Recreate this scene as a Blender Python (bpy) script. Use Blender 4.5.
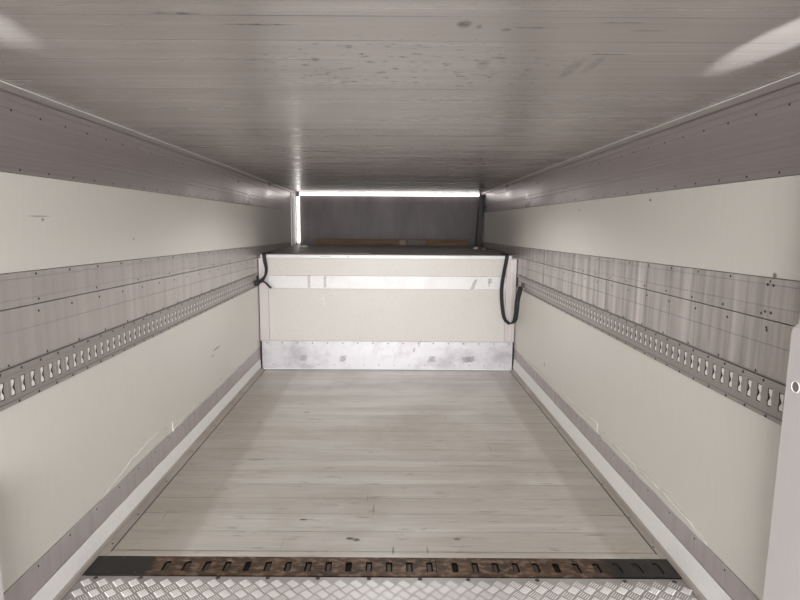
import bpy, bmesh, math, random
from mathutils import Vector, Matrix
random.seed(7)
S = bpy.context.scene
for o in list(bpy.data.objects): bpy.data.objects.remove(o)
C = S.collection
PI = math.pi
H = 1.4191                      # eye height above the load floor
XL, XR = -1.2546, 1.2054        # inner faces of the side walls
YB, YE = 5.29, 7.52             # step wall, far wall
Y0 = -0.25                      # rear opening

# ------------------------------------------------------------------ camera
cd = bpy.data.cameras.new('camera'); cam = bpy.data.objects.new('camera', cd); C.objects.link(cam)
pit, rol = math.atan(78/560), 0.006
F = Vector((0, math.cos(pit), -math.sin(pit))); U0 = Vector((0, math.sin(pit), math.cos(pit))); R0 = Vector((1, 0, 0))
Rv = R0*math.cos(rol)+U0*math.sin(rol); Uv = U0*math.cos(rol)-R0*math.sin(rol)
m = Matrix((Rv, Uv, -F)).transposed().to_4x4(); m.translation = Vector((0, 0, H)); cam.matrix_world = m
cd.sensor_width = 36; cd.lens = 36*560/800; cd.shift_x = 10/800; cd.clip_start = .02; cd.clip_end = 100
S.camera = cam

# ------------------------------------------------------------------ world, light, exposure
S.view_settings.view_transform = 'Standard'; S.view_settings.look = 'None'
S.view_settings.gamma = 1; S.view_settings.use_curve_mapping = False
S.view_settings.exposure = 0.13
w = bpy.data.worlds.new('world'); S.world = w; w.use_nodes = True
bg = w.node_tree.nodes['Background']; bg.inputs[0].default_value = (1, 1, 1, 1); bg.inputs[1].default_value = 1.0

def light(name, typ, loc, energy, target=None, **k):
    l = bpy.data.lights.new(name, typ); o = bpy.data.objects.new(name, l); C.objects.link(o)
    o.location = loc; l.energy = energy
    for a, b in k.items(): setattr(l, a, b)
    if target is not None: o.rotation_euler = (Vector(target)-Vector(loc)).to_track_quat('-Z', 'Y').to_euler()
    return o
light('daylight_rear', 'AREA', (0, -3.2, 1.5), 350, (0, 3, 1.0), shape='RECTANGLE', size=3.6, size_y=2.2, color=(1, 1, 1))
light('step_wall_fill', 'SPOT', (0, -2.0, 1.45), 5, (0, 5.29, .78), spot_size=math.radians(30), spot_blend=.9, shadow_soft_size=.12, color=(1, 1, 1))  # added spot without a fixture, brightens the step wall
light('mid_body_fill', 'SPOT', (0, 3.9, 1.77), 26, (0, 3.9, 0), spot_size=math.radians(164), spot_blend=.35, shadow_soft_size=.05)  # added downward spot, no fixture, lifts the far walls and floor
light('ceiling_glint_spot', 'SPOT', (.90, -.20, 1.45), 1000, (.948, 1.44, 1.868), spot_size=math.radians(5.6), spot_blend=.7, shadow_soft_size=.005)  # added narrow spot that throws the bright streak on the right ceiling corner
light('ceiling_glint_spot_left', 'SPOT', (-.90, -.20, 1.30), 750, (-.945, 1.27, 1.87), spot_size=math.radians(8), spot_blend=1., shadow_soft_size=.01)  # added narrow spot for the bright patch on the left ceiling corner

# ------------------------------------------------------------------ materials
def lin(c):
    return tuple(((v/255/12.92) if v/255 <= .04045 else ((v/255+.055)/1.055)**2.4) for v in c)+(1,)
class NT:
    def __init__(s, name):
        s.m = bpy.data.materials.new(name); s.m.use_nodes = True; s.t = s.m.node_tree
        s.b = s.t.nodes['Principled BSDF']; s.tc = s.t.nodes.new('ShaderNodeTexCoord')
        g = s.t.nodes.new('ShaderNodeNewGeometry'); s.pos = g.outputs['Position']
        s.pos = s.tc.outputs['Object']
    def n(s, t, **k):
        x = s.t.nodes.new(t)
        for a, b in k.items(): setattr(x, a, b)
        return x
    def put(s, sock, v):
        if isinstance(v, bpy.types.NodeSocket): s.t.links.new(v, sock)
        else: sock.default_value = v
    def math(s, op, a, b=0.0, clamp=False):
        x = s.n('ShaderNodeMath', operation=op, use_clamp=clamp); s.put(x.inputs[0], a); s.put(x.inputs[1], b); return x.outputs[0]
    def mapv(s, scale, loc=(0, 0, 0), rot=(0, 0, 0)):
        x = s.n('ShaderNodeMapping'); s.put(x.inputs[0], s.pos); x.inputs['Scale'].default_value = scale
        x.inputs['Location'].default_value = loc; x.inputs['Rotation'].default_value = rot; return x.outputs[0]
    def noise(s, scale=(1, 1, 1), sc=1, det=3, rough=.5, loc=(0, 0, 0)):
        x = s.n('ShaderNodeTexNoise'); s.put(x.inputs['Vector'], s.mapv(scale, loc)); x.inputs['Scale'].default_value = sc
        x.inputs['Detail'].default_value = det; x.inputs['Roughness'].default_value = rough; return x.outputs['Fac']
    def ramp(s, v, a, b, lo=0., hi=1.):
        x = s.n('ShaderNodeMapRange'); s.put(x.inputs[0], v); x.inputs[1].default_value = a; x.inputs[2].default_value = b
        x.inputs[3].default_value = lo; x.inputs[4].default_value = hi; return x.outputs[0]
    def mix(s, f, a, b):
        x = s.n('ShaderNodeMix', data_type='RGBA'); s.put(x.inputs[0], f); s.put(x.inputs[6], a); s.put(x.inputs[7], b); return x.outputs[2]
    def sep(s):
        x = s.n('ShaderNodeSeparateXYZ'); s.put(x.inputs[0], s.pos); return x.outputs
    def ellipse(s, c, r):
        """soft-edged mask 0..1 around a point of the object's own surface, ragged by noise"""
        x = s.n('ShaderNodeVectorMath', operation='SUBTRACT'); s.put(x.inputs[0], s.pos); x.inputs[1].default_value = c
        y = s.n('ShaderNodeVectorMath', operation='DIVIDE'); s.put(y.inputs[0], x.outputs[0]); y.inputs[1].default_value = r
        z = s.n('ShaderNodeVectorMath', operation='LENGTH'); s.put(z.inputs[0], y.outputs[0])
        return s.ramp(z.outputs['Value'], .5, 1.0, 1., 0.)
    def bump(s, h, dist, strength=1.):
        x = s.n('ShaderNodeBump'); x.inputs['Distance'].default_value = dist; x.inputs['Strength'].default_value = strength
        s.put(x.inputs['Height'], h); s.put(s.b.inputs['Normal'], x.outputs[0])
    def fin(s, col, rough, metal=0., spec=None):
        s.put(s.b.inputs['Base Color'], col); s.put(s.b.inputs['Roughness'], rough); s.put(s.b.inputs['Metallic'], metal)
        if spec is not None: s.b.inputs['Specular IOR Level'].default_value = spec
        return s.m

def plain(name, c, rough=.5, metal=0., var=.06, sc=30):
    t = NT(name); c = lin(c); n = t.noise((1, 1, 1), sc)
    return t.fin(t.mix(t.ramp(n, .3, .7), tuple(v*(1-var) for v in c[:3])+(1,), tuple(min(1, v*(1+var)) for v in c[:3])+(1,)), rough, metal)

def panel_mat(name, c, marks=()):
    t = NT(name); a = lin(c)
    g = t.noise((1, 60, 6), 1, 4, .6); g2 = t.noise((1, 1.2, 1.6), 1, 3)
    col = t.mix(t.ramp(g, .3, .7), tuple(v*.965 for v in a[:3])+(1,), a)
    col = t.mix(t.ramp(g2, .4, .75, 0, .35), col, tuple(v*.9 for v in a[:3])+(1,))
    sp = t.ramp(t.noise((1, 9, 22), 1, 5, .75, (3, 1, 2)), .755, .79)
    col = t.mix(t.math('MULTIPLY', sp, .5), col, lin((110, 104, 98)))
    for cc, r, kk, v in marks:
        col = t.mix(t.math('MULTIPLY', t.ellipse(cc, r), v), col, lin(kk))
    t.bump(g2, .004, .4)
    return t.fin(col, .42, 0, .5)

def alu(name, c, rough=.36, metal=.75, along='y', streak=.12, grime=.25, vert=0., spots=.0):
    """brushed aluminium sheet: fine lines along one axis, grime streaks running down"""
    t = NT(name); a = lin(c)
    sc = dict(y=(3, .5, 110), x=(.6, 260, 3), z=(3, 260, .8))[along]
    g = t.noise(sc, 1, 4, .6)
    col = t.mix(t.ramp(g, .3, .7), tuple(v*(1-streak) for v in a[:3])+(1,), tuple(min(1, v*(1+streak)) for v in a[:3])+(1,))
    g2 = t.noise((1, 1.3, 1.8), 1, 4, .6)
    col = t.mix(t.ramp(g2, .42, .7, 0, grime), col, tuple(v*.55 for v in a[:3])+(1,))
    r = t.ramp(g2, .3, .7, rough-.05, rough+.12)
    if vert:
        v = t.noise((1, 17, .9), 1, 5, .65)
        col = t.mix(t.ramp(v, .46, .66, 0, vert), col, tuple(x*.45 for x in a[:3])+(1,))
        v2 = t.noise((1, 11, .7), 1, 4, .6, (0, 5, 0))
        col = t.mix(t.ramp(v2, .55, .72, 0, vert*.8), col, tuple(min(1, x*1.5) for x in a[:3])+(1,))
        r = t.math('ADD', r, t.ramp(v, .4, .7, 0, .12))
    if spots:
        v = t.ramp(t.noise((1, 16, 16), 1, 5, .7, (2, 2, 2)), .60, .72, 0, spots)
        col = t.mix(v, col, tuple(x*.5 for x in a[:3])+(1,))
    t.bump(g, .0004, .4)
    return t.fin(col, r, metal)

# ------------------------------------------------------------------ mesh helpers
class MB:
    def __init__(s): s.bm = bmesh.new()
    def hexa(s, p, bev=0.):
        v = [s.bm.verts.new(q) for q in p]
        f = [s.bm.faces.new([v[i] for i in q]) for q in ((0, 3, 2, 1), (4, 5, 6, 7), (0, 1, 5, 4), (1, 2, 6, 5), (2, 3, 7, 6), (3, 0, 4, 7))]
        if bev:
            es = list({e for g in f for e in g.edges}); bmesh.ops.bevel(s.bm, geom=es, offset=bev, segments=2, affect='EDGES', profile=.6)
        return s
    def box(s, x0, x1, y0, y1, z0, z1, bev=0.):
        return s.hexa([(x0, y0, z0), (x1, y0, z0), (x1, y1, z0), (x0, y1, z0), (x0, y0, z1), (x1, y0, z1), (x1, y1, z1), (x0, y1, z1)], bev)
    def dome(s, c, axis, r, h, n=8):
        c = Vector(c); a = Vector(axis).normalized(); q = a.to_track_quat('Z', 'Y')
        rings = []
        for k, (rr, hh) in enumerate(((1, 0), (.92, .5), (.5, .92))):
            rings.append([s.bm.verts.new(c+q@Vector((r*rr*math.cos(2*PI*i/n), r*rr*math.sin(2*PI*i/n), h*hh))) for i in range(n)])
        for A, B in zip(rings, rings[1:]):
            for i in range(n): s.bm.faces.new((A[i], A[(i+1) % n], B[(i+1) % n], B[i]))
        s.bm.faces.new(rings[-1]); s.bm.faces.new(rings[0][::-1])
        return s
    def prism(s, prof, stations):
        """closed 2-D profile lofted through stations: stations = list of functions (u,v)->(x,y,z)"""
        R = [[s.bm.verts.new(st(u, v)) for u, v in prof] for st in stations]
        n = len(prof)
        for A, B in zip(R, R[1:]):
            for i in range(n): s.bm.faces.new((A[i], A[(i+1) % n], B[(i+1) % n], B[i]))
        s.bm.faces.new(R[0][::-1]); s.bm.faces.new(R[-1]); return s
    def build(s, name, mat, parent=None, smooth=False):
        bmesh.ops.recalc_face_normals(s.bm, faces=s.bm.faces)
        me = bpy.data.meshes.new(name)
        if parent is not None:
            off = WL[parent.name]
            for v in s.bm.verts: v.co -= off
        s.bm.to_mesh(me); s.bm.free()
        if smooth:
            for p in me.polygons: p.use_smooth = True
        o = bpy.data.objects.new(name, me); C.objects.link(o)
        if mat: me.materials.append(mat)
        WL[o.name] = Vector((0, 0, 0)) if parent is None else WL[parent.name].copy()
        if parent is not None: o.parent = parent
        return o
WL = {}
def tag(o, label=None, cat=None, group=None, kind=None):
    for k, v in (('label', label), ('category', cat), ('group', group), ('kind', kind)):
        if v: o[k] = v
    return o
def thing(name, loc, **k):
    o = bpy.data.objects.new(name, None); C.objects.link(o); o.location = loc; o.empty_display_size = .1
    WL[o.name] = Vector(loc); return tag(o, **k)
def screws(parent, pts, axis, r=.0042, h=.0022, mat=None, name='screw'):
    """each screw its own part, sharing one mesh"""
    mb = MB(); mb.dome((0, 0, 0), axis, r, h); bmesh.ops.recalc_face_normals(mb.bm, faces=mb.bm.faces)
    me = bpy.data.meshes.new(name); mb.bm.to_mesh(me); mb.bm.free(); me.materials.append(mat)
    for p in pts:
        o = bpy.data.objects.new(name, me); C.objects.link(o); o.parent = parent; o.location = Vector(p)-WL[parent.name]
def rows(y0, y1, step, f):
    out = []; y = y0
    while y < y1: out.append(f(y)); y += step
    return out

M = {}
M['screw'] = plain('screw_steel', (74, 66, 62), .5, .3)
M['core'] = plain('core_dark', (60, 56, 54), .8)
M['white_back'] = plain('white_backing', (240, 238, 232), .6)
M['panel_l'] = panel_mat('beige_panel', (224, 220, 213))
M['panel_l'] = panel_mat('beige_panel_marked', (224, 220, 213), [((0, .97, .505), (1, .10, .007), (90, 80, 74), .8), ((0, .88, .47), (1, .05, .006), (110, 100, 92), .6), ((0, -.98, 1.432), (1, .075, .003), (120, 112, 104), .6), ((0, -.96, 1.42), (1, .012, .008), (110, 100, 92), .6), ((0, -.25, 1.33), (1, .012, .008), (120, 112, 104), .5)])
M['panel_r'] = panel_mat('beige_panel_scuffed', (224, 220, 213), [((0, -.36, 1.527), (1, .014, .007), (70, 62, 58), .9), ((0, .62, 1.50), (1, .04, .004), (120, 112, 104), .6), ((0, 1.25, .327), (1, .02, .022), (160, 150, 140), .7), ((0, -1.25, 1.26), (1, .012, .012), (80, 72, 66), .8)])
M['upper_alu'] = alu('upper_sheet_alu', (200, 192, 192), .30, .8, 'y', .07, .08)
M['mid_alu'] = alu('middle_sheet_alu', (198, 191, 188), .33, .55, 'z', .06, .12, vert=.18)
M['mid_alu_r'] = alu('middle_sheet_alu_stained', (202, 195, 192), .33, .55, 'z', .08, .2, vert=.75)
M['rail'] = alu('rail_alu', (176, 169, 166), .42, .6, 'y', .06, .12)
M['kick'] = alu('kick_alu', (198, 190, 190), .45, .4, 'z', .04, .18, vert=.14)
M['kick_white'] = plain('white_kick_board', (244, 243, 240), .5, 0, .03, 60)
M['angle'] = alu('edge_angle_alu', (186, 178, 170), .5, .3, 'y', .08, .5, spots=.5)
M['trim'] = plain('bright_trim', (252, 250, 246), .35, 0)
M['post'] = alu('painted_post', (205, 199, 198), .45, .0, 'z', .02, .06)

# ------------------------------------------------------------------ side walls
def L(a, b, c, d):            # straight line through heights b at depth a and d at depth c (relative to the eye)
    return lambda y: H + b + (d-b)*(y-a)/(c-a)
def K(v): return lambda y: H+v
def band(wx, sgn, zt, zb, y0, y1, prot=0., thick=.014, grooves=(), gw=.004, gd=.003, n=10, bev=.0012):
    """sheet on a side wall; its inner face stands at wx + prot towards the middle of the load space"""
    prof = [(-thick, 0), (-thick, 1)]
    fr = [(prot-bev, 1.), ]
    def st(y):
        T, B = zt(y), zb(y); hgt = T-B
        P = [(-thick, B), (-thick, T), (prot-bev, T), (prot, T-bev)]
        for g in grooves:
            gz = T-g
            P += [(prot, gz+gw), (prot-gd, gz+gw*.4), (prot-gd, gz-gw*.4), (prot, gz-gw)]
        P += [(prot, B+bev), (prot-bev, B)]
        return [(wx-sgn*d, y, z) for d, z in P]
    mb = MB(); R = []
    for i in range(n+1):
        R.append([mb.bm.verts.new(p) for p in st(y0+(y1-y0)*i/n)])
    m_ = len(R[0])
    for A, B in zip(R, R[1:]):
        for i in range(m_): mb.bm.faces.new((A[i], A[(i+1) % m_], B[(i+1) % m_], B[i]))
    mb.bm.faces.new(R[0][::-1]); mb.bm.faces.new(R[-1]); return mb

CEIL = L(1.8, .441, 7.1, .390)
CEILZ = lambda y: CEIL(y)

def side(s):
    lt = s < 0; wx = XL if lt else XR; nm = 'left' if lt else 'right'
    W = thing('wall_'+nm, (wx, 3, 0), kind='structure')
    core = MB().box(*sorted((wx+s*.0145, wx+s*.07)), Y0, YE+.06, -.05, 1.96).build('wall_core', M['core'], W)
    up_t = lambda y: CEILZ(y)-.027
    up_b = L(1.83, .155, 7.07, .1347) if lt else L(1.69, .147, 7.1, .128)
    mi_t = L(1.79, -.173, 5.02, -.226) if lt else L(1.64, -.165, 4.85, -.215)
    se = L(1.78, -.291, 5.24, -.341) if lt else L(1.66, -.300, 5.2, -.324)
    g = .0015
    band(wx, s, lambda y: CEILZ(y)-.001, lambda y: CEILZ(y)-.026, Y0, YE, prot=.012).build('ceiling_edge', M['upper_alu'], W)
    band(wx, s, lambda y: CEILZ(y)-.0015, lambda y: CEILZ(y)-.0055, Y0, 6.0, prot=.0145, thick=-.0125, bev=.0005).build('edge_bead', M['trim'], W)
    band(wx, s, lambda y: CEILZ(y)-.0255, lambda y: CEILZ(y)-.0285, Y0, 5.2, prot=.013, thick=-.0045, bev=.0005).build('edge_bead', M['rail'], W)
    band(wx, s, lambda y: CEILZ(y)-.029, up_b, Y0, YE, prot=.004, grooves=(.022, .05, .15, .175)).build('upper_sheet', M['upper_alu'], W)
    band(wx, s, lambda y: up_b(y)-g, mi_t, Y0, YE, prot=0).build('upper_panel', M['panel_l' if lt else 'panel_r'], W)
    ma = M['mid_alu'] if lt else M['mid_alu_r']
    yj = 2.9 if lt else 1.755
    cuts = [Y0, 1.757, 4.0, YE] if not lt else [Y0, 2.92, 5.0, YE]
    for a, b in zip(cuts, cuts[1:]):
        band(wx, s, lambda y: mi_t(y)-g, lambda y: se(y)+g, a+.001, b-.001, prot=.004, grooves=(.02, .09), gw=.002, gd=.0015).build('middle_sheet', ma, W)
    yend = YB+.03
    band(wx, s, lambda y: se(y)-g, K(-.4835), Y0, YE, prot=.003, grooves=(.075,), gw=.003, gd=.002).build('rail_sheet', ma, W)
    band(wx, s, K(-.6115), K(-1.207), Y0, yend, prot=0).build('lower_panel', M['panel_l' if lt else 'panel_r'], W)
    kb = -1.312 if lt else -1.297
    for a, b in ((Y0, 2.75), (2.75, 5.3)):
        band(wx, s, K(-1.209), K(kb), a+.001, b-.001, prot=.004).build('kick_sheet', M['kick'], W)
    # screws
    sx = lambda d: wx-s*(d)
    ax = (-s, 0, 0)
    P = rows(1.53, 5.1, .21, lambda y: (sx(.004), y+.02, mi_t(y)-.012))
    P += rows(1.58, 5.1, .395 if lt else .21, lambda y: (sx(.004), y, se(y)+.016))
    P += rows(1.55, 5.1, .21, lambda y: (sx(.003), y, se(y)-.026))
    screws(W, P, ax, .0048, .002, M['screw'])
    P = rows(1.60, 3.6, .155, lambda y: (sx(.004), y, up_t(y)-.056)) + rows(1.61, 4.5, .16, lambda y: (sx(.004), y, up_b(y)+.012))
    P += rows(1.65, 5.2, .20, lambda y: (sx(.004), y, H-1.225))
    screws(W, P, ax, .0042, .002, M['screw'])
    # white board and edge angle, loose trims along the floor
    n = 60
    mb = MB(); R = []
    for i in range(n+1):
        y = Y0+(5.275-Y0)*i/n; top = H+kb+.002+random.uniform(-.003, .003) if (lt and 2.2 < y < 3.2) else H+kb-.0005
        R.append([mb.bm.verts.new((wx-s*d, y, z)) for d, z in ((.0003, .026), (.0003, top-.003), (.0055, top-.001), (.0070, top-.005), (.0120, .028), (.0120, .026))])
    for A, B in zip(R, R[1:]):
        for i in range(6): mb.bm.faces.new((A[i], A[(i+1) % 6], B[(i+1) % 6], B[i]))
    mb.bm.faces.new(R[0][::-1]); mb.bm.faces.new(R[-1])
    kbo = mb.build('kick_board', M['kick_white'])
    tag(kbo, 'long white skirting board at the foot of the %s wall' % nm, 'skirting board', 'white skirting boards')
    A_ = thing('edge_angle', (wx, 3, 0), label='worn grey aluminium corner angle along the floor at the foot of the %s wall' % nm, cat='corner trim', group='floor edge angles')
    leg = .050 if lt else .040
    for (a, b, lg) in ((2.215, 5.27, leg), (1.503, 2.213, .018 if lt else .008)):
        prof = [(.0005, .001), (.0005, .0245), (.0125, .0245), (.0165, .020), (.0195, .0045), (lg, .0040), (lg+.002, .001)]
        if lg < .0185: prof = [(.0005, .001), (.0005, .0245), (.0125, .0245), (.0165, .020), (.0195, .004), (.0200, .001)]
        mb = MB(); mb.prism([(d, z) for d, z in prof], [(lambda u, v, yy=a+(b-a)*i/24: (wx-s*u, yy, v)) for i in range(25)])
        mb.build('angle_strip', M['angle'], A_)
    MB().box(*sorted((wx-s*(leg+.0025), wx-s*(leg+.0065))), 2.25, 5.26, .0006, .0022).build('leg_shadow_line', M['core'], A_)  # thin dark strip standing in for the shadow of the angle's leg
    screws(A_, [(wx-s*.036, y, .0045) for y in (2.30, 2.55, 2.9, 3.3, 3.75, 4.2, 4.7)] , (0, 0, 1), .005, .002, M['screw'])
    # anchor rail
    R_ = thing('anchor_rail', (wx, 3, H-.55), label='perforated aluminium lashing rail with hourglass slots along the %s wall' % nm, cat='lashing rail', group='wall lashing rails')
    y_a, y_b = 1.20, 5.27
    pitch, yref = (.0530, 1.753) if lt else (.0514, 1.664)
    k0 = math.ceil((y_a+.04-yref)/pitch); k1 = math.floor((y_b-.03-yref)/pitch)
    zt, zb = H-.505, H-.597
    zc = (H-.5525) if lt else (H-.5435-.0)
    if not lt: zc = H-.5435
    mb = MB(); bm = mb.bm
    def hour(yc):
        out = []
        hw, hh, nw = .0108, .0295, .0070
        pts = [(-hw, -hh), (-hw, -hh*.42), (-nw, 0), (-hw, hh*.42), (-hw, hh), (hw, hh), (hw, hh*.42), (nw+.001, 0), (hw, -hh*.42), (hw, -hh)]
        return [(yc+a, zc+b) for a, b in pts]
    t0, t1 = .0016, .0004     # front face and back face (distance from wall plane)
    def V(y, z, d): return bm.verts.new((wx-s*d, y, z))
    for k in range(k0, k1+1):
        yc = yref+k*pitch; ya, yb_ = yc-pitch/2, yc+pitch/2
        hp = hour(yc)
        for d in (t0, t1):
            h = [V(y, z, d) for y, z in hp]
            a, b, c, e = V(ya, zb, d), V(ya, zt, d), V(yb_, zt, d), V(yb_, zb, d)
            ml, mr = V(ya, zc, d), V(yb_, zc, d)
            bm.faces.new((a, ml, h[2], h[1], h[0])); bm.faces.new((ml, b, h[4], h[3], h[2]))
            bm.faces.new((b, c, h[5], h[4])); bm.faces.new((c, mr, h[7], h[6], h[5])); bm.faces.new((mr, e, h[9], h[8], h[7])); bm.faces.new((e, a, h[0], h[9]))
            if d == t0: hf = h
            else: hb = h
        for i in range(10): bm.faces.new((hf[i], hf[(i+1) % 10], hb[(i+1) % 10], hb[i]))
    bmesh.ops.remove_doubles(bm, verts=bm.verts, dist=.0001)
    # punched dimples between the slots: thin raised ribs
    for k in range(k0, k1):
        yc = yref+(k+.5)*pitch
        mb.box(*sorted((wx-s*t0, wx-s*(t0+.0007))), yc-.0014, yc+.0014, zc-.028, zc+.028)
    mb.build('slotted_web', M['rail'], R_)
    for nme, za, zb2 in (('top_flange', H-.4855, H-.5045), ('bottom_flange', H-.5975, H-.6100)):
        band(wx, s, lambda y, v=za: v, lambda y, v=zb2: v, y_a, y_b, prot=.0085, thick=-.0005, bev=.0015).build(nme, M['rail'], R_)
    MB().box(*sorted((wx+s*.0040, wx+s*.0012)), y_a, y_b, zb-.005, zt+.005).build('dark_backing', M['core'], R_)
    mb = MB(); q = [(-.0082, -.0265), (-.0082, -.013), (-.0062, -.004), (-.0062, .004), (-.0082, .013), (-.0082, .0265), (.0082, .0265), (.0082, .014), (.0020, .006), (-.0008, 0), (.0020, -.006), (.0082, -.014), (.0082, -.0265)]
    f_ = [[mb.bm.verts.new((s*d, a, b)) for a, b in q] for d in (-.0001, .0011)]
    mb.bm.faces.new(f_[0]); mb.bm.faces.new(f_[1][::-1])
    for i in range(len(q)): mb.bm.faces.new((f_[0][i], f_[0][(i+1) % len(q)], f_[1][(i+1) % len(q)], f_[1][i]))
    bmesh.ops.recalc_face_normals(mb.bm, faces=mb.bm.faces)
    pm = bpy.data.meshes.new('slot_plug'); mb.bm.to_mesh(pm); mb.bm.free(); pm.materials.append(M['white_back'])
    for k in range(k0, k1+1):            # one white plug behind every slot
        o = bpy.data.objects.new('slot_plug', pm); C.objects.link(o); o.parent = R_
        o.location = Vector((wx, yref+k*pitch-.0010, zc))-WL[R_.name]
    band(wx, s, K(-.4785), K(-.4825), Y0, YB, prot=.0055, thick=-.0031, bev=.0005).build('rail_sheet_lip', M['rail'], W)
    P = rows(1.53, 5.2, .105, lambda y: (sx(.0085), y, H-.494)); P += rows(1.50, 5.2, .107, lambda y: (sx(.0085), y, H-.6035))
    screws(R_, P, ax, .0050, .0022, M['screw'])
    # small hat brackets above the rail
    P = rows(1.58, 5.2, .21, lambda y: y)
    for y in P:
        MB().box(*sorted((wx-s*.003, wx-s*.0055)), y-.0016, y+.0016, H-.484, H-.470).build('rivet_slot', M['screw'], R_)
    return W
WLf = side(-1); WRt = side(1)

# joint strip on the right middle sheet
mb = MB(); mb.box(XR-.0055, XR-.0042, 1.755, 1.758, H-.29, H-.17); mb.build('joint_bead', M['rail'], WRt)
screws(WRt, [(XR-.004, y, H-.277) for y in (1.745, 1.772)]+[(XR-.004, y, H-.19) for y in (1.745, 1.772)]+[(XR-.003, 1.757, H-.335)], (-1, 0, 0), .005, .002, M['screw'])

# ------------------------------------------------------------------ torn skin at the foot of the lower panels
def peel(parent, wx, s, pts, z0, amp, seed):
    """loose bulged skin: pts = (y, height above z0); grid over y and height"""
    rnd = random.Random(seed); mb = MB(); R = []; n = 90; mrow = 7
    y0, y1 = pts[0][0], pts[-1][0]
    ph = [rnd.uniform(0, 6) for _ in range(4)]
    for i in range(n+1):
        y = y0+(y1-y0)*i/n
        for (a, ha), (b, hb) in zip(pts, pts[1:]):
            if a <= y <= b or b <= y <= a: h = ha+(hb-ha)*(y-a)/(b-a) if b != a else ha; break
        h += .0025*math.sin(y*34+ph[0])+.002*math.sin(y*61+ph[1])
        row = []
        for j in range(mrow+1):
            q = j/mrow
            wave = .5+.5*math.sin(y*23+ph[2]+q*1.5)
            end = min(1, (y-y0)/.12, (y1-y)/.03)
            d = .0008+amp*max(0, end)*((1-q)**.5*(.25+.35*wave)+.9*math.exp(-((q-.86)/.13)**2))*(1 if q < 1 else 0)
            row.append(mb.bm.verts.new((wx-s*(d if q < 1 else .0004), y, z0+h*q)))
        R.append(row)
    for A, B in zip(R, R[1:]):
        for j in range(mrow): mb.bm.faces.new((A[j], A[j+1], B[j+1], B[j]))
    o = mb.build('torn_skin', M['panel_l'], parent, smooth=True)
    sol = o.modifiers.new('s', 'SOLIDIFY'); sol.thickness = .0012; sol.offset = 0
    return o
zk = H-1.207
peel(WRt, XR, 1, [(3.10, .062), (3.2, .066), (3.45, .050), (3.8, .040), (4.3, .030), (4.9, .012)], zk, .010, 1)
peel(WRt, XR, 1, [(1.97, .012), (2.15, .040), (2.40, .050), (2.6, .040), (2.75, .052), (3.05, .035)], zk, .012, 2)
peel(WLf, XL, -1, [(3.05, .006), (3.3, .030), (3.8, .032), (4.3, .028), (4.6, .006)], zk, .007, 3)
peel(WLf, XL, -1, [(2.3, .005), (2.6, .06), (2.9, .08), (3.02, .05)], zk, .0035, 4)
MB().hexa([(XL+.001, 3.10, zk), (XL+.006, 3.105, zk), (XL+.006, 3.118, zk), (XL+.001, 3.12, zk), (XL+.001, 3.10, zk+.06), (XL+.005, 3.104, zk+.05), (XL+.005, 3.11, zk+.05), (XL+.001, 3.112, zk+.06)]).build('torn_edge', M['white_back'], WLf)

# ------------------------------------------------------------------ ceiling (aluminium planks across the body)
def planks(x0, x1, y0, y1, zf, pitch, ref, groove, depth, down, thick, ribs=()):
    mb = MB(); ys = [(y0, 0)]
    k = math.ceil((y0+.01-ref)/pitch)
    while ref+k*pitch < y1-.01:
        c = ref+k*pitch
        ys += [(c-groove, 0), (c-groove*.4, depth), (c+groove*.4, depth), (c+groove, 0)]
        for rb in ribs:
            if c+rb < y1-.01: ys += [(c+rb-.002, 0), (c+rb, .0006), (c+rb+.002, 0)]
        k += 1
    ys.append((y1, 0)); sg = 1 if down else -1
    bot = [(y, zf(y)+sg*d) for y, d in ys]; top = [(y1, zf(y1)+sg*thick), (y0, zf(y0)+sg*thick)]
    prof = bot+top
    mb.prism(prof, [(lambda u, v, xx=x: (xx, u, v)) for x in (x0, x1)])
    return mb
t = NT('ceiling_alu'); a = lin((212, 206, 203))
fine = t.noise((.7, 120, 1), 1, 5, .65); mid = t.noise((.35, 9, 1), 1, 3, .5, (1, 3, 0)); big = t.noise((.9, 1.1, 1), 1, 3)
col = t.mix(t.ramp(fine, .3, .7), tuple(v*.86 for v in a[:3])+(1,), tuple(v*1.08 for v in a[:3])+(1,))
col = t.mix(t.ramp(mid, .35, .7, 0, .22), col, lin((140, 131, 126)))
col = t.mix(t.ramp(big, .45, .75, 0, .25), col, lin((128, 120, 116)))
sep = t.sep()
# dark flecks, denser in the handled middle of the deck
fl = t.ramp(t.noise((22, 46, 1), 1, 4, .7, (5, 1, 0)), .58, .64)
msk = t.math('MAXIMUM', t.ellipse((.02, 1.72, 1.85), (.60, .34, 2)), .04)
col = t.mix(t.math('MULTIPLY', t.math('MULTIPLY', fl, msk), .75), col, lin((84, 76, 72)))
for (x, y, rx, ry, v) in ((.165, 1.345, .018, .022, .7), (.20, 1.36, .008, .014, .5), (-.305, 1.355, .085, .0055, .75), (-.47, 1.29, .055, .006, .8),
                          (.265, 1.38, .014, .010, .6), (.33, 1.365, .05, .005, .55), (.52, 1.33, .05, .006, .5), (.57, 1.56, .06, .007, .6), (.60, 1.38, .045, .005, .5),
                          (-.21, 1.62, .014, .02, .45), (.26, 1.66, .02, .05, .3), (.52, 1.7, .02, .10, .35), (.57, 1.66, .015, .09, .3)):
    col = t.mix(t.math('MULTIPLY', t.math('MULTIPLY', t.ellipse((x, y, 1.85), (rx*1.15, ry*1.3, 2)), t.ramp(t.noise((40, 60, 1), 1, 3), .25, .6)), v), col, lin((70, 63, 60)))
fr = t.math('ABSOLUTE', t.math('SUBTRACT', t.math('FRACT', t.math('DIVIDE', t.math('SUBTRACT', sep[1], 1.299-.1627/2), .1627)), .5))
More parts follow.
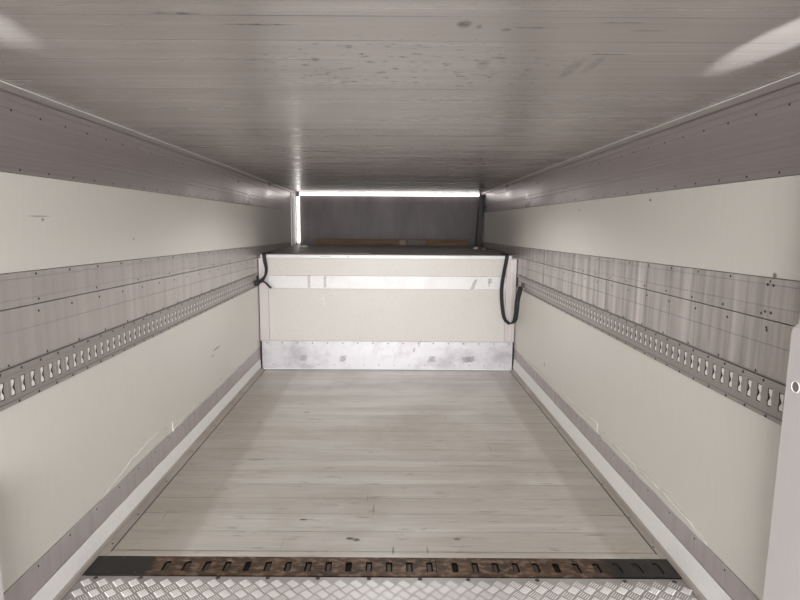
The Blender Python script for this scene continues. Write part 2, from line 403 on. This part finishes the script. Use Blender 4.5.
col = t.mix(t.math('MULTIPLY', t.ramp(fr, .008, .014, 1, 0), t.ramp(t.noise((2, 3, 1), 1, 3, .6, (3, 8, 0)), .4, .65, .08, .7)), col, lin((92, 84, 80)))
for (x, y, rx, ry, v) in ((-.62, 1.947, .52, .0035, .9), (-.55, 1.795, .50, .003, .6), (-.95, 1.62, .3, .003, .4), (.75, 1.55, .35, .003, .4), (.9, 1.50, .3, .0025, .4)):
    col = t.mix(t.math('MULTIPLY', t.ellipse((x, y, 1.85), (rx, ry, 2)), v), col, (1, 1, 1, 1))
t.bump(t.math('ADD', fine, t.math('MULTIPLY', mid, 1.5)), .0008, .5)
tg = t.n('ShaderNodeTangent'); tg.direction_type = 'UV_MAP'; tg.uv_map = 'UVMap'
t.t.links.new(tg.outputs[0], t.b.inputs['Tangent']); t.b.inputs['Anisotropic'].default_value = .45; t.b.inputs['Anisotropic Rotation'].default_value = .25
M['ceil'] = t.fin(col, t.ramp(mid, .3, .7, .24, .34), .78)
mb = planks(XL+.0005, XR-.0005, Y0, YE, CEILZ, .1627, 1.299, .0008, .0002, True, .05)
o = mb.build('ceiling', M['ceil']); o['kind'] = 'structure'
# object-space height offset so that the marks stay on the sheet
uv = o.data.uv_layers.new(name='UVMap')
for lp in o.data.loops: uv.data[lp.index].uv = o.data.vertices[lp.vertex_index].co[:2]

# ------------------------------------------------------------------ load floor
t = NT('floor_planks'); a = lin((216, 211, 204))
g = t.noise((2.2, 70, 1), 1, 6, .65); g2 = t.noise((.8, 6.4, 1), 1, 3, .5, (2, 0, 0)); g3 = t.noise((1.2, 1.2, 1), 1, 4, .6, (7, 2, 0))
sep = t.sep()
pl = t.math('FLOOR', t.math('DIVIDE', t.math('SUBTRACT', sep[1], 2.26), .1575))
wn = t.n('ShaderNodeTexWhiteNoise', noise_dimensions='1D'); t.put(wn.inputs['W'], pl)
col = t.mix(t.ramp(g, .3, .72), tuple(v*.78 for v in a[:3])+(1,), tuple(v*1.05 for v in a[:3])+(1,))
col = t.mix(t.ramp(wn.outputs['Value'], 0, 1, 0, .3), col, lin((165, 157, 147)))
col = t.mix(t.ramp(g2, .42, .68, 0, .5), col, lin((166, 155, 143)))
wear = t.math('MULTIPLY', t.ramp(t.math('ABSOLUTE', t.math('SUBTRACT', sep[0], t.math('ADD', .04, t.math('MULTIPLY', t.math('SUBTRACT', g2, .5), .05)))), .90, .945, 0, 1), .42)
col = t.mix(wear, col, lin((150, 141, 128)))
st = t.ramp(g3, .48, .66, 0, .5); col = t.mix(st, col, lin((158, 148, 136)))
st2 = t.ramp(t.noise((5, 26, 1), 1, 5, .7, (0, 4, 0)), .58, .70, 0, .6); col = t.mix(st2, col, lin((118, 108, 98)))
fr = t.math('ABSOLUTE', t.math('SUBTRACT', t.math('FRACT', t.math('DIVIDE', t.math('SUBTRACT', sep[1], 2.26-.1575/2), .1575)), .5))
seam = t.ramp(t.math('ADD', fr, t.math('MULTIPLY', g2, .012)), .010, .030, 1, 0)
col = t.mix(t.math('MULTIPLY', seam, t.ramp(t.noise((3, 5, 1), 1, 3), .35, .6, .15, .75)), col, lin((98, 88, 78)))
scr = t.n('ShaderNodeTexNoise'); t.put(scr.inputs['Vector'], t.mapv((70, 3, 1), (0, 0, 0), (0, 0, .5))); scr.inputs['Scale'].default_value = 1; scr.inputs['Detail'].default_value = 2
col = t.mix(t.math('MULTIPLY', t.ramp(scr.outputs['Fac'], .70, .74), t.ramp(g3, .5, .6, 0, .55)), col, lin((96, 88, 82)))
for (x, y, rx, ry, v) in ((-.175, 2.36, .018, .010, .9), (-.145, 2.35, .016, .012, .8), (-.41, 2.52, .018, .008, .85), (.48, 3.13, .22, .004, .6), (.31, 2.36, .014, .008, .7), (-.62, 4.05, .02, .012, .6), (-.80, 3.2, .05, .012, .4), (.02, 2.265, .004, .03, .7), (.17, 2.27, .003, .03, .6), (.95, 2.4, .05, .006, .4)):
    col = t.mix(t.math('MULTIPLY', t.ellipse((x, y, 0), (rx*1.3, ry*1.3, 2)), v), col, lin((60, 54, 50)))
t.bump(g, .0012, .4)
M['floor'] = t.fin(col, t.ramp(g3, .3, .7, .28, .42), 0., .6)
mb = planks(XL-.012, XR+.012, 2.214, YB+.005, lambda y: 0., .1575, 2.26, .0010, .0006, False, .05)
o = mb.build('floor', M['floor']); o['kind'] = 'structure'

# ------------------------------------------------------------------ rear plate with raised bar pattern
t = NT('tread_alu'); a = lin((226, 223, 221))
n1 = t.noise((6, 6, 1), 1, 4); n2 = t.noise((60, 60, 1), 1, 3)
col = t.mix(t.ramp(n1, .4, .75, 0, .5), a, lin((160, 152, 146))); col = t.mix(t.ramp(n2, .5, .75, 0, .25), col, lin((150, 142, 138)))
sp = t.sep(); eg = t.math('MULTIPLY', t.ramp(t.math('ABSOLUTE', sp[0]), .80, 1.1, 0, .45), t.ramp(n1, .3, .6)); col = t.mix(eg, col, lin((140, 132, 126)))
M['tread_base'] = t.fin(t.mix(.4, col, lin((112, 106, 102))), .5, .4)
M['tread'] = plain('tread_bar_alu', (246, 243, 240), .35, .35, .05, 12)
T_ = thing('tread_plate', (0, 1.0, 0), label='bright aluminium tread plate with raised bars in front of the rusty slotted floor bar', cat='tread plate')
MB().box(XL-.012, XR+.012, Y0, 2.083, -.05, -.0015).build('plate', M['tread_base'], T_)
mb = MB(); cell = .0445; c45 = math.cos(PI/4)
i0 = 60
for i in range(-i0, i0):
    for j in range(-i0, i0):
        u, v = i*cell, j*cell
        x, y = (u-v)*c45, (u+v)*c45+1.6
        if not (XL+.03 < x < XR-.03 and 1.12 < y < 2.06): continue
        dirn = PI/4 if (i+j) % 2 == 0 else -PI/4
        dx, dy = math.cos(dirn), math.sin(dirn)
        for k in range(5):
            o_ = (k-2)*.0086; cx, cy = x-dy*o_, y+dx*o_; hl = .0172; hw = .0014
            P = []
            for zz, sh in ((-.0016, 1.), (.0004, .5)):
                for sa, sb in ((-1, 0), (-.75, -1), (.75, -1), (1, 0), (.75, 1), (-.75, 1)):
                    P.append(mb.bm.verts.new((cx+dx*hl*sa*(.9 if sh < 1 else 1)-dy*hw*sb*sh, cy+dy*hl*sa*(.9 if sh < 1 else 1)+dx*hw*sb*sh, zz)))
            mb.bm.faces.new(P[6:12])
            for q in range(6): mb.bm.faces.new((P[q], P[(q+1) % 6], P[6+(q+1) % 6], P[6+q]))
mb.build('raised_bars', M['tread'], T_)
screws(T_, [(x, y, -.0015) for x, y in ((-1.174, 2.070), (-.994, 2.072), (-.685, 2.074), (-.485, 2.075), (-.283, 2.075), (-.078, 2.075), (.127, 2.072), (.32, 2.071), (.597, 2.070), (.947, 2.066), (1.146, 2.066))], (0, 0, 1), .0095, .003, M['screw'])

# ------------------------------------------------------------------ rusty slotted bar let into the floor
t = NT('rusty_steel'); n1 = t.noise((5, 9, 1), 1, 6, .7); n2 = t.noise((22, 40, 1), 1, 4, .6)
col = t.mix(t.ramp(n1, .35, .65), lin((54, 42, 35)), lin((104, 80, 60)))
col = t.mix(t.ramp(n2, .50, .64, 0, .7), col, lin((146, 124, 106))); col = t.mix(t.ramp(n2, .30, .46, .5, 0), col, lin((40, 34, 32)))
sp = t.sep()
endm = t.math('MAXIMUM', t.ramp(sp[0], -.995, -.965, 1, 0), t.ramp(t.math('ADD', sp[0], t.math('MULTIPLY', n1, .1)), .90, .97, 0, 1))
col = t.mix(endm, col, t.mix(t.ramp(n1, .3, .7), lin((38, 36, 34)), lin((52, 49, 45))))
M['rust'] = t.fin(col, .55, .25)
M['black'] = plain('slot_dark', (22, 20, 20), .8)
M['latch'] = plain('slot_latch', (74, 66, 60), .5, .3, .3)
B_ = thing('floor_anchor_bar', (0, 2.15, 0), label='rusty brown slotted steel lashing bar across the floor beside the tread plate', cat='lashing bar')
y0b, y1b = 2.086, 2.2125; slots = [-1.006+.0843*k for k in range(0, 15)]
slots = [-.921+.0843*k for k in range(12)]+[.087, .17]
slots = sorted([round(-.921+.0840*k, 4) for k in range(14)]+[.276+.0842*k for k in range(11)])
mb = MB(); bm = mb.bm; zt_, zb_ = .003, -.002
slots = [x for x in slots if x < 1.15]
edges = [XL-.012+.03]+[(a_+b_)/2 for a_, b_ in zip(slots, slots[1:])]+[XR-.004]
xs0 = XL+.020
edges[0] = slots[0]-.042
def slotp(xc, n=5):
    hw, ya, yb_ = .0135, 2.113, 2.187; P = []
    for q in range(n+1): P.append((xc+hw*math.cos(PI*q/n), yb_-hw*.7+hw*.7*math.sin(PI*q/n)))
    for q in range(n+1): P.append((xc-hw*math.cos(PI*q/n), ya+hw*.4-hw*.4*math.sin(PI*q/n)))
    return P
for k, xc in enumerate(slots):
    xa, xb = edges[k], edges[k+1]; P = slotp(xc); n = len(P); h2 = n//2
    F_ = []
    for z in (zt_, zb_):
        h = [bm.verts.new((x, y, z)) for x, y in P]
        a1, b1, c1, d1 = [bm.verts.new(q) for q in ((xb, y1b, z), (xa, y1b, z), (xa, y0b, z), (xb, y0b, z))]
        bm.faces.new([a1, b1]+h[:h2][::-1]); bm.faces.new([b1, c1, h[h2], h[h2-1]])
        bm.faces.new([c1, d1]+h[h2:][::-1]); bm.faces.new([d1, a1, h[0], h[-1]])
        F_.append(h)
    for q in range(n): bm.faces.new((F_[0][q], F_[0][(q+1) % n], F_[1][(q+1) % n], F_[1][q]))
mb.box(XL+.020, edges[0], y0b, y1b, zb_, zt_)
mb.build('bar_plate', M['rust'], B_)
MB().box(XL+.0205, XR-.0045, y0b+.001, y1b-.001, -.020, -.012).build('bar_trough', M['black'], B_)
MB().box(.1965, .1995, y0b+.004, y1b-.004, zt_-.001, zt_+.0012).build('bar_joint', M['black'], B_)
for k, xc in enumerate(slots):
    if xc >= .88:
        MB().box(xc-.0120, xc+.0120, 2.116, 2.182, -.0035, -.0022, .0005).build('slot_latch', M['rust'], B_)
    elif k % 5 != 4:
        MB().box(xc-.0078, xc+.0078, 2.121, 2.176, -.007, -.004, .001).build('slot_latch', M['latch'], B_)
screws(B_, [(x, 2.198, .003) for x in (-1.2, -1.12, -.74, -.31, .10, .72, 1.10)]+[(x, 2.10, .003) for x in (-1.19, -1.14, -1.03, .80, 1.18)], (0, 0, 1), .005, .002, M['screw'])
# aluminium nosing between bar and floor planks
tag(MB().box(XL+.056, XR-.046, 2.2145, 2.247, .0004, .003, .001).build('floor_nosing', M['floor']), 'thin pale nosing strip between the planked floor and the rusty slotted bar', 'edge strip')

# ------------------------------------------------------------------ step wall (front of the raised deck)
def bulk_mat(name, c, metal=0., rough=.45, patch=0., warm=(150, 142, 138), pc=(150, 146, 150)):
    t = NT(name); a = lin(c); g = t.noise((3, 1, 4), 1, 5, .65); f_ = t.noise((50, 1, 30), 1, 3)
    col = t.mix(t.ramp(g, .48, .66, 0, patch), a, lin(pc)); col = t.mix(t.ramp(f_, .55, .8, 0, .2), col, lin(warm))
    t.bump(g, .004, .5)
    return t.fin(col, rough, metal)
M['b_white'] = bulk_mat('step_white', (222, 220, 219), .1, .4, .15)
M['b_panel'] = bulk_mat('step_panel', (212, 208, 202), 0, .5, .06, pc=(178, 172, 164))
M['b_kick'] = bulk_mat('step_kick', (216, 214, 218), .3, .4, .6, pc=(170, 163, 170))
M['b_col'] = bulk_mat('step_column', (206, 198, 196), .2, .4, .3, pc=(196, 186, 182))
M['scuff'] = plain('scuff_grey', (150, 142, 142), .7, 0, .2, 80)
Wf = thing('wall_front', (0, YB, 0), kind='structure')
def bx(name, x0, x1, z0, z1, d, mat, par=Wf, bev=.001):
    return MB().box(x0, x1, YB-d, YB+.03, H+z0, H+z1, bev).build(name, mat, par)
MB().box(XL+.001, XR-.001, YB+.031, YB+.08, 0, H-.345).build('wall_core', M['core'], Wf)
bx('lower_panel', -1.155, 1.100, -1.1395, -.633, .000, M['b_panel'])
bx('middle_strip', -1.155, 1.100, -.6315, -.5085, .004, M['b_white'])
bx('upper_panel', -1.155, 1.100, -.507, -.3435, .000, M['b_panel'])
bx('corner_column', XL+.010, -1.157, -1.1395, -.3435, .003, M['b_col'])
bx('corner_column', 1.102, XR-.010, -1.1395, -.3435, .003, M['b_col'])
MB().box(1.150, 1.156, YB-.0045, YB, H-1.13, H-.40, .001).build('corner_bead', M['b_white'], Wf)
bx('kick_sheet', XL+.024, XR-.022, -1.412, -1.141, .007, M['b_kick'], bev=.002)
# faint horizontal fold in the kick sheet
MB().box(XL+.03, XR-.03, YB-.0082, YB-.0068, H-1.215, H-1.2135).build('fold_line', M['b_col'], Wf)
screws(Wf, rows(-1.18, 1.16, .1455, lambda x: (x, YB-.007, H-1.158)), (0, -1, 0), .006, .003, M['screw'])
screws(Wf, rows(-1.12, 1.16, .1455, lambda x: (x, YB-.007, H-1.372)), (0, -1, 0), .0055, .003, M['scuff'])
# hatched scuffs and scribbles
def stroke(pts, wd, d, mat=M['scuff'], name='scuff_mark', par=Wf):
    mb = MB()
    for (x0, z0), (x1, z1) in zip(pts, pts[1:]):
        dx, dz = x1-x0, z1-z0; l = math.hypot(dx, dz) or 1; nx, nz = -dz/l*wd/2, dx/l*wd/2
        P = [(x0+nx, z0+nz), (x1+nx, z1+nz), (x1-nx, z1-nz), (x0-nx, z0-nz)]
        mb.hexa([(x, YB-d, H+z) for x, z in P]+[(x, YB-d-.0006, H+z) for x, z in P])
    return mb.build(name, mat, par)
rs = random.Random(3)
def hatch(xc, zc, wv, hv, n, d, slant=0.):
    p = []
    for i in range(n):
        z = zc-hv/2+hv*i/(n-1); p += [(xc-wv/2*rs.uniform(.7, 1)+slant*(z-zc), z), (xc+wv/2*rs.uniform(.7, 1)+slant*(z-zc), z+hv/n*.9)]
    return stroke(p, .0034, d)
hatch(-.770, -.570, .032, .11, 8, .0042); hatch(-.618, -.570, .030, .10, 8, .0042); hatch(.795, -.590, .045, .085, 7, .0042, .45)
hatch(.945, -.553, .040, .04, 4, .0042); hatch(.940, -.585, .012, .04, 3, .0042)
hatch(-.83, -1.31, .08, .05, 5, .0072); hatch(-.45, -1.315, .075, .05, 5, .0072, .3); hatch(.41, -1.315, .09, .05, 5, .0072, .2); hatch(.76, -1.315, .13, .05, 6, .0072)
hatch(.29, -1.17, .02, .05, 3, .0072, .4); hatch(.235, -1.225, .03, .03, 3, .0072)
stroke([(-.655, -.745), (-.640, -.70), (-.625, -.76), (-.628, -.80)], .012, .0002, M['b_white'])
# bright folded lip along the top edge of the step
Lp = MB().box(XL+.030, XR-.060, YB-.009, YB+.055, H-.3425, H-.3105, .002).build('step_lip', M['b_white'])
tag(Lp, 'bright white folded edge strip along the top of the step wall', 'edge strip')
p0 = [(-.66, -.326), (-.64, -.322), (-.63, -.328), (-.61, -.322), (-.60, -.327), (-.575, -.324), (-.56, -.329)]
WL[Lp.name] = Vector((0, 0, 0)); stroke(p0, .0035, .0092, par=Lp); stroke([(-.40, -.318), (-.398, -.338)], .006, .0092, par=Lp)

# ------------------------------------------------------------------ raised deck behind the step
t = NT('deck_dark'); n1 = t.noise((2, 3, 1), 1, 5, .65); n2 = t.noise((30, 30, 1), 1, 3)
col = t.mix(t.ramp(n1, .35, .7), lin((84, 78, 76)), lin((128, 120, 116))); col = t.mix(t.ramp(n2, .55, .75, 0, .3), col, lin((120, 112, 108)))
M['deck'] = t.fin(col, .5, .2)
DZ = H-.306
D_ = thing('raised_deck', (0, 6.4, DZ), label='dark scuffed raised deck behind the white step wall', cat='deck')
MB().box(XL-.0-.001+.002, XR-.001, YB+.057, YE-.002, DZ-.03, DZ).build('deck_surface', M['deck'], D_)
MB().box(-.95, -.2, YB+.12, YB+.24, DZ, DZ+.006, .002).build('deck_strip', plain('deck_strip_grey', (120, 114, 112), .5, .3), D_)
M['wood'] = None
t = NT('old_wood'); n1 = t.noise((2, 30, 40), 1, 5, .6)
col = t.mix(t.ramp(n1, .3, .7), lin((92, 70, 50)), lin((140, 110, 80))); M['wood'] = t.fin(col, .7)
Bd = thing('wooden_board', (.05, YE-.10, DZ), label='long brown wooden board lying on the raised deck against the dark far wall', cat='board')
MB().box(-.96, 1.02, YE-.14, YE-.06, DZ+.0005, DZ+.075, .003).build('plank', M['wood'], Bd)
MB().box(.12, .20, YE-.143, YE-.1405, DZ+.006, DZ+.070).build('pale_patch', plain('pale_patch', (150, 140, 130), .8), Bd)
MB().box(.23, .46, YE-.143, YE-.1405, DZ+.008, DZ+.068).build('grey_patch', plain('grey_patch', (120, 114, 112), .8, 0, .4, 120), Bd)
# scraps on the deck
def scrap(x, y, w_, d_, h_, c, label, rot=.3):
    mb = MB(); n = 6; P = []
    for j, (hh, kx) in enumerate(((0, 1), (h_*.6, .9), (h_, .55))):
        P.append([mb.bm.verts.new((x+math.cos(2*PI*i/n+rot)*w_*kx*(1+.3*math.sin(i*2.1+j)), y+math.sin(2*PI*i/n+rot)*d_*kx*(1+.25*math.cos(i*1.7)), DZ+.0003+hh*(1+.3*math.sin(i*1.9)*(j > 0)))) for i in range(n)])
    for A, B in zip(P, P[1:]):
        for i in range(n): mb.bm.faces.new((A[i], A[(i+1) % n], B[(i+1) % n], B[i]))
    mb.bm.faces.new(P[0][::-1]); mb.bm.faces.new(P[-1])
    tag(mb.build('paper_scrap', plain('scrap', c, .7)), label, 'scrap', 'scraps on the raised deck')
scrap(-1.04, 6.75, .045, .03, .02, (230, 226, 220), 'small crumpled white scrap on the raised deck near the left light strip')
scrap(.99, 6.5, .03, .03, .025, (205, 198, 190), 'small crumpled pale scrap on the raised deck near the right dark upright')
scrap(1.05, 6.3, .022, .03, .02, (150, 144, 140), 'tiny grey scrap on the raised deck, nearest the right wall')

# ------------------------------------------------------------------ far wall, light strips, upright
t = NT('far_wall_dark'); n1 = t.noise((3, 1, 1.2), 1, 5, .6); n2 = t.noise((40, 1, 8), 1, 3)
col = t.mix(t.ramp(n1, .3, .7), lin((74, 68, 68)), lin((104, 96, 95))); col = t.mix(t.ramp(n2, .5, .8, 0, .3), col, lin((112, 105, 102)))
M['far'] = t.fin(col, .5, .1)
o = MB().box(XL+.001, XR-.001, YE, YE+.05, H-.345, H+.45).build('wall_back', M['far']); o['kind'] = 'structure'
for i, x in enumerate((-.3, .45)):
    pass
t = NT('lamp_glow'); t.b.inputs['Emission Color'].default_value = (1, .98, .95, 1); t.b.inputs['Emission Strength'].default_value = 2.6
M['glow'] = t.fin(lin((250, 248, 244)), .4)
zc_ = CEILZ(YE)
LS = thing('light_strip', (0, YE-.03, zc_), label='long glowing white light strip across the top of the dark far wall', cat='light strip', group='light strips of the far wall')
MB().box(-1.200, 1.165, YE-.040, YE-.004, zc_-.046, zc_-.012, .004).build('diffuser', M['glow'], LS)
MB().box(-1.20, 1.17, YE-.044, YE-.001, zc_-.0105, zc_-.001).build('housing', M['upper_alu'], LS)
LV = thing('light_strip', (XL+.03, YE-.03, DZ), label='upright glowing white light strip in the left corner of the far wall', cat='light strip', group='light strips of the far wall')
MB().box(XL+.018, XL+.052, YE-.035, YE-.004, DZ+.030, zc_-.060, .004).build('diffuser', M['glow'], LV)
MB().box(XL+.0045, XL+.055, YE-.040, YE-.001, DZ+.001, DZ+.028, .002).build('end_cap', M['upper_alu'], LV)
jb = MB().box(XL+.0045, XL+.016, 7.10, 7.40, DZ+.001, CEILZ(7.2)-.030, .002).build('corner_jamb', M['trim'])
tag(jb, 'pale metal jamb on the left wall just in front of the upright light strip', 'jamb')
mb = MB(); zt_j = CEILZ(7.3)-.03
mb.hexa([(1.115, 7.30, DZ+.001), (1.185, 7.30, DZ+.001), (1.185, 7.38, DZ+.001), (1.115, 7.38, DZ+.001), (1.150, 7.30, zt_j), (1.198, 7.30, zt_j), (1.198, 7.38, zt_j), (1.150, 7.38, zt_j)], .004)
tag(mb.build('corner_upright', plain('dark_rubber', (62, 58, 57), .6)), 'dark leaning upright in the right corner of the far wall', 'upright')

# ------------------------------------------------------------------ rear uprights near the camera
def rear_post(s):
    wx = XL if s < 0 else XR; xi = -1.123 if s < 0 else 1.0945
    nm = 'left' if s < 0 else 'right'
    lab = ('pale painted metal upright at the lower left edge of the view' if s < 0 else 'pale lilac-grey metal upright with a round bush at the right edge of the view')
    P = thing('rear_upright', (xi, 1.45, 0), label=lab, cat='upright', group='rear uprights')
    xo = wx-s*.032
    zt = H-.272 if s > 0 else H-.80
    def prof(): return None
    mb = MB(); R = []
    # outline in x-z, rounded shoulder, extruded in y
    sh = .012
    pts = [(0, 0.001), (0, zt-H+H-.02), (.003, zt-.006), (.010, zt), (sh+.004, zt+.004), (sh+.006, zt+.02)] if s > 0 else [(0, .001), (0, zt-.02), (.006, zt-.004), (.018, zt)]
    wdt = abs(xo-xi)
    ztop = CEILZ(1.45)-.03 if s > 0 else zt
    if s > 0: pts += [(sh+.008, ztop), (wdt, ztop), (wdt, .001)]
    else: pts += [(wdt, zt), (wdt, .001)]
    mb.prism([(xi+s*a_, b_) for a_, b_ in pts], [(lambda u, v, yy=y: (u, yy, v)) for y in (1.15, 1.497, 1.50)])
    mb.build('post_body', M['post'], P)
    if s > 0:
        c = Vector((xi, 1.463, H-.4335))
        mb = MB(); n = 20; rr = [(.0160, .001), (.0160, -.0012), (.0150, -.0022), (.0140, -.0012), (.0138, .001)]
        R = [[mb.bm.verts.new((c.x+d, c.y+r*math.cos(2*PI*i/n), c.z+r*math.sin(2*PI*i/n))) for i in range(n)] for r, d in rr]
        for A, B in zip(R, R[1:]):
            for i in range(n): mb.bm.faces.new((A[i], A[(i+1) % n], B[(i+1) % n], B[i]))
        bu = mb.build('bush', M['trim'], P, smooth=False)
        MB().dome((c.x, c.y, c.z), (-1, 0, 0), .0139, .0006, 16).build('bush_hole', plain('bush_grey', (140, 132, 128), .5, .4), bu)
    return P
rear_post(1); rear_post(-1)

# ------------------------------------------------------------------ webbing straps
t = NT('webbing'); n1 = t.noise((90, 90, 90), 1, 3)
M['web'] = t.fin(t.mix(t.ramp(n1, .3, .7), lin((30, 30, 34)), lin((54, 54, 60))), .75)
def ribbon(pts, wv, th=.0025, sub=6):
    """flat strap through points (x,y,z,twist angle of its width around its run)"""
    P = [Vector(p[:3]) for p in pts]; A = [p[3] for p in pts]
    Q = []
    for i in range(len(P)-1):
        p0, p1, p2, p3 = P[max(i-1, 0)], P[i], P[i+1], P[min(i+2, len(P)-1)]
        for k in range(sub):
            u = k/sub; Q.append((.5*((2*p1)+(p2-p0)*u+(2*p0-5*p1+4*p2-p3)*u*u+(3*p1-p0-3*p2+p3)*u**3), A[i]+(A[i+1]-A[i])*u))
    Q.append((P[-1], A[-1])); mb = MB(); R = []
    for i, (q, a_) in enumerate(Q):
        tdir = (Q[min(i+1, len(Q)-1)][0]-Q[max(i-1, 0)][0]).normalized()
        wd = Vector((math.cos(a_), math.sin(a_), 0)); wd = (wd-tdir*wd.dot(tdir)).normalized() if abs(wd.dot(tdir)) < .98 else Vector((0, 1, 0))
        nn = tdir.cross(wd).normalized()
        R.append([mb.bm.verts.new(q+wd*a*wv/2+nn*b*th/2) for a, b in ((-1, -1), (1, -1), (1, 1), (-1, 1))])
    for X, Y in zip(R, R[1:]):
        for i in range(4): mb.bm.faces.new((X[i], X[(i+1) % 4], Y[(i+1) % 4], Y[i]))
    mb.bm.faces.new(R[0][::-1]); mb.bm.faces.new(R[-1]); return mb
S1 = thing('lashing_strap', (1.10, 5.22, H-.95), label='black webbing strap hanging in a long loop at the right corner of the step wall', cat='strap', group='black lashing straps')
ribbon([(1.115, 5.60, H-.300, 0), (1.105, 5.40, H-.298, 0), (1.098, 5.275, H-.300, .1), (1.090, 5.262, H-.36, .1), (1.072, 5.255, H-.46, .3), (1.053, 5.25, H-.62, .2), (1.062, 5.24, H-.78, .2), (1.085, 5.22, H-.90, .3), (1.130, 5.19, H-.945, .2)], .036).build('webbing', M['web'], S1)
ribbon([(1.130, 5.19, H-.945, .2), (1.155, 5.12, H-.905, .1), (1.158, 5.07, H-.82, .1), (1.158, 5.04, H-.70, .0), (1.166, 5.01, H-.62, .0), (1.170, 4.99, H-.565, .3)], .046).build('webbing_tail', M['web'], S1)
MB().box(1.180, 1.1955, 4.965, 5.02, H-.575, H-.535, .004).build('hook', M['screw'], S1)
S2 = thing('lashing_strap', (-1.18, 5.22, H-.62), label='short twisted black webbing strap hanging at the left corner of the step wall', cat='strap', group='black lashing straps')
ribbon([(-1.17, 5.60, H-.300, 0), (-1.178, 5.40, H-.298, 0), (-1.185, 5.275, H-.300, 0), (-1.180, 5.262, H-.36, .4), (-1.165, 5.25, H-.44, 1.0), (-1.168, 5.22, H-.50, 1.2), (-1.195, 5.19, H-.545, .8), (-1.222, 5.15, H-.560, 1.2)], .036).build('webbing', M['web'], S2)
ribbon([(-1.225, 5.14, H-.560, 1.1), (-1.200, 5.17, H-.548, .6), (-1.165, 5.19, H-.565, .4), (-1.130, 5.19, H-.600, .2), (-1.108, 5.19, H-.618, 0)], .018).build('webbing_tail', M['web'], S2)
mb = MB(); mb.box(-1.244, -1.215, 5.10, 5.20, H-.590, H-.535, .008); mb.build('hook', M['web'], S2)
